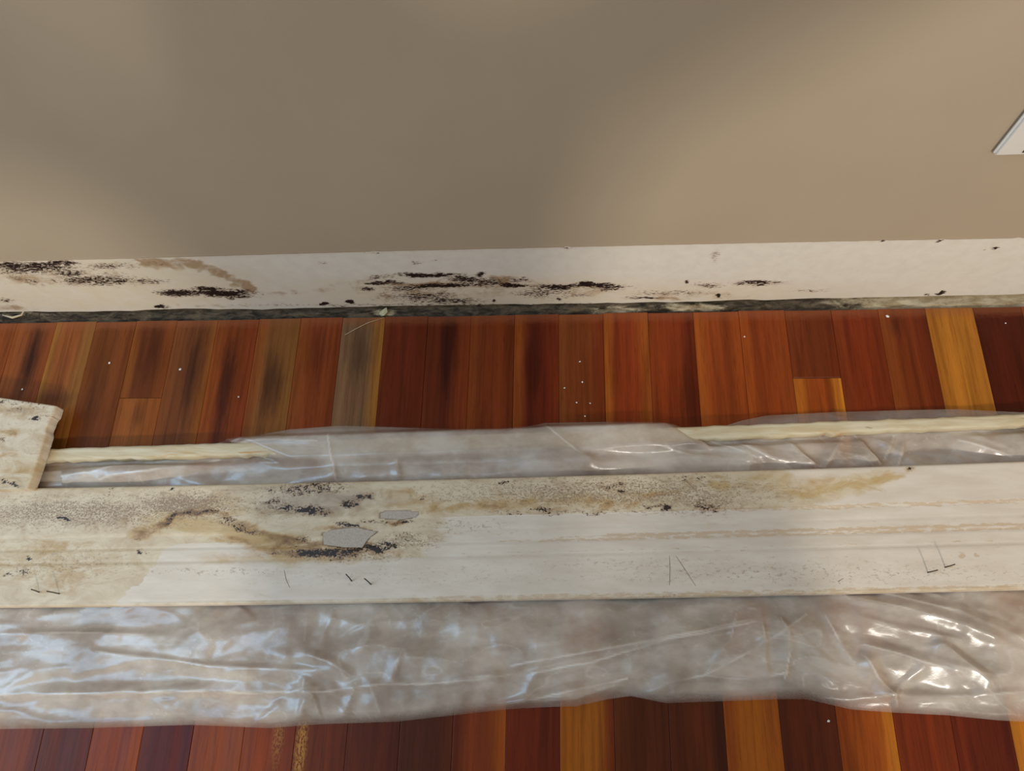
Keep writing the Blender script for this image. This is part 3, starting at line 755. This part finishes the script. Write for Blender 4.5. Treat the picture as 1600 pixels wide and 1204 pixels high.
pe = mx(g_line(.315, .018) * np.clip((x - 900) / 200, .0, 1) * .85, g_line(.34, .012) * right * .6, g_line(.505, .020) * np.clip((x - 780) / 200, 0, 1) * .9, g_line(.535, .014) * np.clip((x - 700) / 150, 0, 1) * .9, g_line(.655, .008) * np.clip((x - 640) / 100, 0, 1) * .6,
        g_line(.625, .012) * np.clip((x - 640) / 100, 0, 1) * .5, (V > .955) * .62 * np.clip((x - 500) / 200, .2, 1), g_line(.72, .05) * right * .34, g_line(.83, .06) * right * .36, ell(x, y, 1505, 868, 8, 4, 1.0), ell(x, y, 1530, 868, 7, 4, 1.0), g_line(.45, .01) * np.clip((x - 640) / 100, 0, 1) * .35,
        ell(x, y, 760, 832, 120, 8, .42))
board = link('baseboard_plank', grid_mesh('baseboard_plank', np.stack([Gx, Gy, ZB + h], -1)[:, ::-1], {k: a[:, ::-1] for k, a in dict(tan=ptan, stain=stn, mould=mo, specks=spk, peel=pe, grey=grey, amber=amb).items()}, close=.0065), BOARD)
tag(board, 'long wide off-white baseboard with brown stains, black mould and nails, lying across the plastic', 'board')
# torn patches where grey fibre shows: thin plates sunk in the torn hollows
FIB = simple('grey_fibre_core', lin(186, 172, 156), .85, 500, .18, .6)
for q, hz in zip(torn, (-.0013, -.0013)):
    cx = sum(a for a, b in q) / len(q); cy = sum(b for a, b in q) / len(q)
    v3 = [on_floor(cx + (a - cx) * .96, cy + (b - cy) * .92, ZB - .0014) for a, b in q]
    vs_, n = [], len(q)
    for dz in (0, -.0016):
        vs_ += [(p[0], p[1], p[2] + dz) for p in v3]
    fs = [tuple(range(n))] + [tuple(range(2 * n - 1, n - 1, -1))] + [(i, n + i, n + (i + 1) % n, (i + 1) % n) for i in range(n)]
    link('torn_patch', mesh('torn_patch', vs_, fs), FIB, board)['label'] = 'grey torn patch'
for (bx, by), (tx, ty), hh in [((62, 925), (48, 920), .016), ((93.6, 927.3), (72, 923), .023), ((550, 908), (540, 896), .018), ((580, 913), (569, 903), .017), ((1449, 894), (1466, 890), .024), ((1476, 886), (1493, 881), .024)]:
    a = on_floor(bx, by, ZB - .001); b = on_floor(tx, ty, ZB + hh)
    d = Vector(b - a)
    o = link('nail', tube('nail', [a, a + np.array(d * .5) + np.array([.0004, 0, 0]), a + np.array(d * .93), b], [.0008, .0007, .0007, .0001]), STEEL, board)
    o['label'] = 'rusty nail shank'

SCR = simple('grey_scratch', lin(140, 122, 100), .8)
for q in [[(1056, 868), (1068, 886), (1087, 915)], [(1065, 744), (1078, 757), (1091, 770)], [(1046, 868), (1047, 890), (1046, 914)], [(444, 890), (447, 905), (453, 918)], [(1313, 912), (1310, 908), (1318, 903)]]:
    link('scratch', tube('scratch', [on_floor(a, b, ZB + .00005) for a, b in q], [.0002, .00035, .0002], 5), SCR, board)['label'] = 'thin grey scratch'

# ------------------------------------------------------------------ broken piece at the left
ft, fb = .0335, .0190
tl = on_floor(-420, 560, ft); tr_ = on_floor(88, 634, ft); br = on_floor(44, 763, ft); bl = on_floor(-420, 775, ft)
nu, nv2 = 130, 64
U, Vv = np.meshgrid(np.linspace(0, 1, nu), np.linspace(0, 1, nv2), indexing='ij')
topc = tl[None, None] * (1 - U)[..., None] + tr_[None, None] * U[..., None]
botc = bl[None, None] * (1 - U)[..., None] + br[None, None] * U[..., None]
F = topc * (1 - Vv)[..., None] + botc * Vv[..., None]
chip = np.interp(Vv[-1], [0, .12, .14, .30, .34, .5, .7, 1], [0, .0005, -.002, -.003, -.0005, 0, .0006, 0]) + rng.normal(0, .00015, nv2)
F[-1, :, 0] += chip; F[-2, :, 0] += chip * .6
F[..., 2] += -.0006 * g_line.__call__(.5)[:1, :1] * 0 + .0006 * np.sin(Vv * 9) * 0
F[..., 2] -= .0005 * (np.exp(-((Vv - .62) / .012) ** 2) + np.exp(-((Vv - .86) / .012) ** 2)) + .0008 * np.clip((U - .992) / .008, 0, 1)
X, Y = warp(*proj_grid(F), 5, 4, 9, 6)
mo = mx(*[ell(X, Y, *a) for a in [(57, 654, 8, 3.5, 1.25, -12, .6), (76, 650, 6, 2.0, 1.0), (83, 654, 2.5, 4, 1.0), (1, 628, 3, 3, 1.4), (25, 640, 14, 5, .45), (45, 630, 40, 4, .4), (3, 687, 4, 3, .6), (5, 752, 12, 2.4, .9, 25), (22, 756, 8, 2.4, .9, 30), (60, 638, 12, 2, .4)]])
stn = mx(ell(X, Y, 15, 676, 26, 6, .6), ell(X, Y, 15, 640, 40, 12, .42), ell(X, Y, 25, 735, 50, 5, .4), ell(X, Y, 5, 712, 30, 6, .4))
frag = link('broken_board', grid_mesh('broken_board', F[:, ::-1], {k: a[:, ::-1] for k, a in dict(tan=np.clip(.55 + .3 * (Vv > .62), 0, 1), stain=stn, mould=mo, specks=np.full_like(U, .25), peel=np.full_like(U, .1), grey=.4 * Vv ** 3 + ell(X, Y, 25, 642, 40, 8, .5), amber=.3 * (Vv > .6)).items()}, close=fb), BOARD)
tag(frag, 'short broken piece of stained white board over the pine strip end at left', 'board')

# ------------------------------------------------------------------ plate on the wall
a = on_wall(1548.5, 235.5)
root = bpy.data.objects.new('wall_plate', None); COL.objects.link(root); root.location = (a[0], 0, a[2])
tag(root, 'white plastic plate with narrow slots on the taupe wall at the right edge', 'wall plate')
bm = bmesh.new(); box_bm(bm, 0, .115, -.0065, -.0008, 0, .16, .0022)
link('plate', bm_mesh('plate', bm), WHITEPL, root, False)
for k in range(6):
    bm = bmesh.new(); box_bm(bm, .0228 + k * .0125, .0248 + k * .0125, -.0068, -.0062, .0045, .150, .0)
    link('slot', bm_mesh('slot', bm), SLOT, root)

# ------------------------------------------------------------------ litter
def crumb(px, py, r, mat, name, z=0.0, flat=.6, wall=False, seed=0):
    rr = random.Random(seed); bm = bmesh.new(); bmesh.ops.create_icosphere(bm, subdivisions=1, radius=1)
    for v in bm.verts:
        k = r * rr.uniform(.6, 1.15); v.co = Vector((v.co.x * k * rr.uniform(.9, 1.5), v.co.y * k, v.co.z * k * flat))
    zmin = min(v.co.z for v in bm.verts)
    o = link(name, bm_mesh(name, bm), mat)
    p = on_floor(px, py, z); o.location = (p[0], p[1], z - zmin); o.rotation_euler = (0, 0, rr.uniform(0, 3))
    return o


for k, (px, py, r, lb) in enumerate([(172, 567, .0016, 'white plaster crumb on the brown board just left of the short-jointed board'), (282, 577, .0018, 'elongated white crumb on a grey-stained board right of the short joint, upper left floor'),
                                    (36, 608, .0015, 'white crumb on the dark stain just above the broken board piece'), (1163, 526, .0012, 'faint pale crumb on an orange board right of centre, near the wall'),
                                    (1386, 494, .0022, 'largest white plaster crumb, near the wall left of the golden board'), (1571, 505, .001, 'pale crumb on the darkest board at the right edge, near the wall'),
                                    (1294, 1126, .0014, 'white crumb on the dark floorboard in front of the plastic, lower right'), (373, 620, .0012, 'pale crumb on the black-stained board below the gap, left of centre')]):
    tag(crumb(px, py, r, CRUMB, 'plaster_crumb', .0002, .6, seed=k), lb, 'crumb')
for k, (px, py) in enumerate([(906, 565), (910, 597), (882, 606), (922, 630), (901, 629), (914, 650)]):
    tag(crumb(px, py, .0011, CRUMB, 'plaster_speck', .0002, .6, seed=k + 20), 'tiny pale speck, one of the cluster on the mid floorboard above the plastic', 'speck', 'plaster specks on the mid floorboard')
tag(crumb(214, 731, .0030, BLACK, 'black_flake', .013, .7, seed=50), 'small black flake on the plastic between strip and wide board, left', 'flake')
tag(crumb(601, 488, .0060, simple('foam_blob', lin(190, 178, 140), .8), 'foam_blob', -.005, .5, seed=51), 'pale yellowish foam blob in the dark gap at the wall foot', 'foam')
SH = simple('pale_shaving', lin(196, 172, 136), .7)
q = [on_floor(a, b, z) for a, b, z in [(4, 492, .001), (20, 496, .002), (34, 492, .004), (38, 484, .009), (46, 478, .012)]]
tag(link('wood_shaving', tube('wood_shaving', q, [.0008, .0018, .0014, .0012, .0007], 5), SH, None, True), 'pale curled wood shaving sticking out of the gap at far left', 'shaving')
q = [on_floor(a, b, z) for a, b, z in [(59, 482, .006), (62, 486, .003), (60, 498, .001), (66, 502, .001)]]
tag(link('bark_fibre', tube('bark_fibre', q, [.0009, .0006, .0006, .0004], 5), simple('brown_fibre', lin(80, 46, 26), .8), None, True), 'short dark brown fibre beside the pale shaving in the gap', 'fibre')
q = [on_floor(a, b, z) for a, b, z in [(539, 523, .0006), (555, 514, .001), (575, 504, .001), (600, 496, .0004)]]
tag(link('straw_fibre', tube('straw_fibre', q, [.00035, .0004, .0004, .0003], 5), SH, None, True), 'thin pale straw lying on the tan floorboard below the foam blob', 'fibre')


# ------------------------------------------------------------------ the person taking the picture, crouched behind the camera; casts the soft shadow on the wall
SKIN = simple('skin', lin(198, 150, 122), .5, 30, .08, .05)
KNIT = simple('grey_knit', lin(92, 96, 104), .9, 300, .3, .6)
DENIM = simple('dark_denim', lin(48, 58, 78), .85, 400, .3, .4)
SHOE = simple('black_rubber', lin(34, 33, 34), .6)
HAIR = simple('brown_hair', lin(58, 40, 28), .6, 200, .4, .8)


def skin_mesh(name, verts, edges, root=0, sub=2):
    me = bpy.data.meshes.new(name); me.from_pydata([v[:3] for v in verts], edges, []); me.update()
    o = bpy.data.objects.new(name, me); COL.objects.link(o)
    md = o.modifiers.new('skin', 'SKIN'); md.use_smooth_shade = True
    for i, v in enumerate(verts):
        sv = me.skin_vertices[0].data[i]; sv.radius = (v[3], v[4] if len(v) > 4 else v[3]); sv.use_root = i == root
    ss = o.modifiers.new('sub', 'SUBSURF'); ss.levels = sub; ss.render_levels = sub
    dg = bpy.context.evaluated_depsgraph_get()
    m2 = bpy.data.meshes.new_from_object(o.evaluated_get(dg)); bpy.data.objects.remove(o); m2.name = name
    return m2


V_, E_ = [], []


def chain(pts, start=None):
    prev = start
    for p in pts:
        V_.append(p); k = len(V_) - 1
        if prev is not None: E_.append((prev, k))
        prev = k
    return prev


chain([(.20, -1.14, .40, .150, .12), (.20, -1.10, .56, .150, .11), (.215, -1.03, .74, .150, .115), (.22, -.98, .90, .145, .10)])
nk = chain([(.20, -.95, 1.03, .135, .09), (.20, -.925, 1.10, .075), (.20, -.90, 1.17, .078, .085), (.20, -.895, 1.24, .082, .095), (.20, -.905, 1.29, .055)], 3)
hands = []
for sgn, el, wr, pm in ((-1, (-.225, -.88, 1.045), (-.05, -.74, 1.14), (.03, -.71, 1.15)), (1, (.56, -.87, 1.12), (.37, -.74, 1.16), (.30, -.71, 1.15))):
    chain([(.20 + sgn * .155, -.965, 1.035, .078), el + ((.100, .100) if sgn < 0 else (.055, .055)), tuple(np.array(el) * .45 + np.array(wr) * .55) + (.062 if sgn < 0 else .042,), wr + (.028,), pm + (.036, .02)], 3)
    hands.append((len(V_) - 1, pm, sgn))
    chain([(.20 + sgn * .10, -1.12, .38, .10), (.20 + sgn * .20, -.80, .52, .070), (.20 + sgn * .19, -.90, .30, .062), (.20 + sgn * .18, -1.00, .10, .045), (.20 + sgn * .19, -.93, .045, .045, .04), (.20 + sgn * .20, -.82, .035, .040, .032)], 0)
for k, pm, sgn in hands:
    for f in range(5):
        b = Vector(pm); out = Vector((-sgn, .12, .0)); upv = Vector((0, .2, 1)).normalized()
        if f == 4: p1 = b + Vector((-sgn * .010, -.028, -.018)); p2 = p1 + Vector((-sgn * .022, -.010, -.012)); p3 = p2 + Vector((-sgn * .018, .006, -.004))
        else:
            p1 = b + out * .030 + upv * (.030 - .019 * f); L = (.024, .027, .025, .019)[f]
            p2 = p1 + out * L + Vector((0, .008, 0)); p3 = p2 + out * L * .7 + Vector((0, -.016, 0))
        chain([tuple(p1) + (.0095,), tuple(p2) + (.0085,), tuple(p3) + (.007,)], k)
body_me = skin_mesh('body', V_, E_, 0)
for mt in (SKIN, KNIT, DENIM, SHOE): body_me.materials.append(mt)
for p in body_me.polygons:
    c = p.center
    if c.z > 1.055 and abs(c.x - .2) < .12 and c.y < -.79: k = 0
    elif c.y > -.775 and c.z > 1.08: k = 0
    elif c.z > .50 and not (c.y > -.93 and c.z < .64): k = 1
    elif c.z > .085: k = 2
    else: k = 3
    p.material_index = k; p.use_smooth = True
zmin = min(v.co.z for v in body_me.vertices)
person = bpy.data.objects.new('person', None); COL.objects.link(person); person.location = (0, 0, -zmin)
tag(person, 'crouching person in grey knit and dark jeans holding a phone, casting the wall shadow', 'person')
b = link('body', body_me, None, person)
bm = bmesh.new(); bmesh.ops.create_uvsphere(bm, u_segments=24, v_segments=16, radius=1)
for v in bm.verts:
    c = v.co.copy(); n = fbm(np.array([c.x * 4 + c.z * 3]), np.array([c.y * 4]))[0]
    v.co = Vector((.20 + c.x * .092 * (1 + n * .1), -.915 + c.y * .100 - (.012 if c.z < 0 else 0), 1.25 + c.z * (.082 if c.z > 0 else .10)))
bmesh.ops.delete(bm, geom=[v for v in bm.verts if v.co.y > -.865 and v.co.z < 1.285], context='VERTS')
link('hair', bm_mesh('hair', bm), HAIR, person, True)
for sgn in (-1, 1):
    bm = bmesh.new(); bmesh.ops.create_uvsphere(bm, u_segments=12, v_segments=8, radius=.011)
    o = link('eye', bm_mesh('eye', bm), simple('eye_white', lin(230, 226, 220), .2), person, True); o.location = (.20 + sgn * .030, -.812, 1.215)
    bm = bmesh.new(); bmesh.ops.create_uvsphere(bm, u_segments=12, v_segments=8, radius=1); bmesh.ops.scale(bm, vec=(.008, .018, .030), verts=bm.verts)
    o = link('ear', bm_mesh('ear', bm), SKIN, person, True); o.location = (.20 + sgn * .086, -.895, 1.20)
link('nose', tube('nose', [(.20, -.812, 1.215), (.20, -.795, 1.19), (.20, -.812, 1.18)], [.006, .013, .008], 8), SKIN, person, True)
link('mouth', tube('mouth', [(.178, -.818, 1.150), (.20, -.808, 1.148), (.222, -.818, 1.150)], [.002, .006, .002], 8), simple('lips', lin(165, 95, 88), .5), person, True)
ph = bpy.data.objects.new('smartphone', None); COL.objects.link(ph); ph.location = (.165, -.70, 1.155 - zmin); ph.rotation_euler = (math.radians(60), 0, math.radians(2))
tag(ph, 'black smartphone held level in both hands of the crouching person', 'phone')
bm = bmesh.new(); box_bm(bm, -.078, .078, -.037, .037, -.004, .004, .003); link('case', bm_mesh('case', bm), SHOE, ph)
bm = bmesh.new(); box_bm(bm, -.074, .074, -.034, .034, .0041, .0046); link('screen', bm_mesh('screen', bm), simple('dark_glass', (.01, .01, .012), .08), ph)
bm = bmesh.new(); box_bm(bm, -.070, -.045, .012, .032, -.0065, -.0041, .002); link('camera_bump', bm_mesh('camera_bump', bm), SLOT, ph)
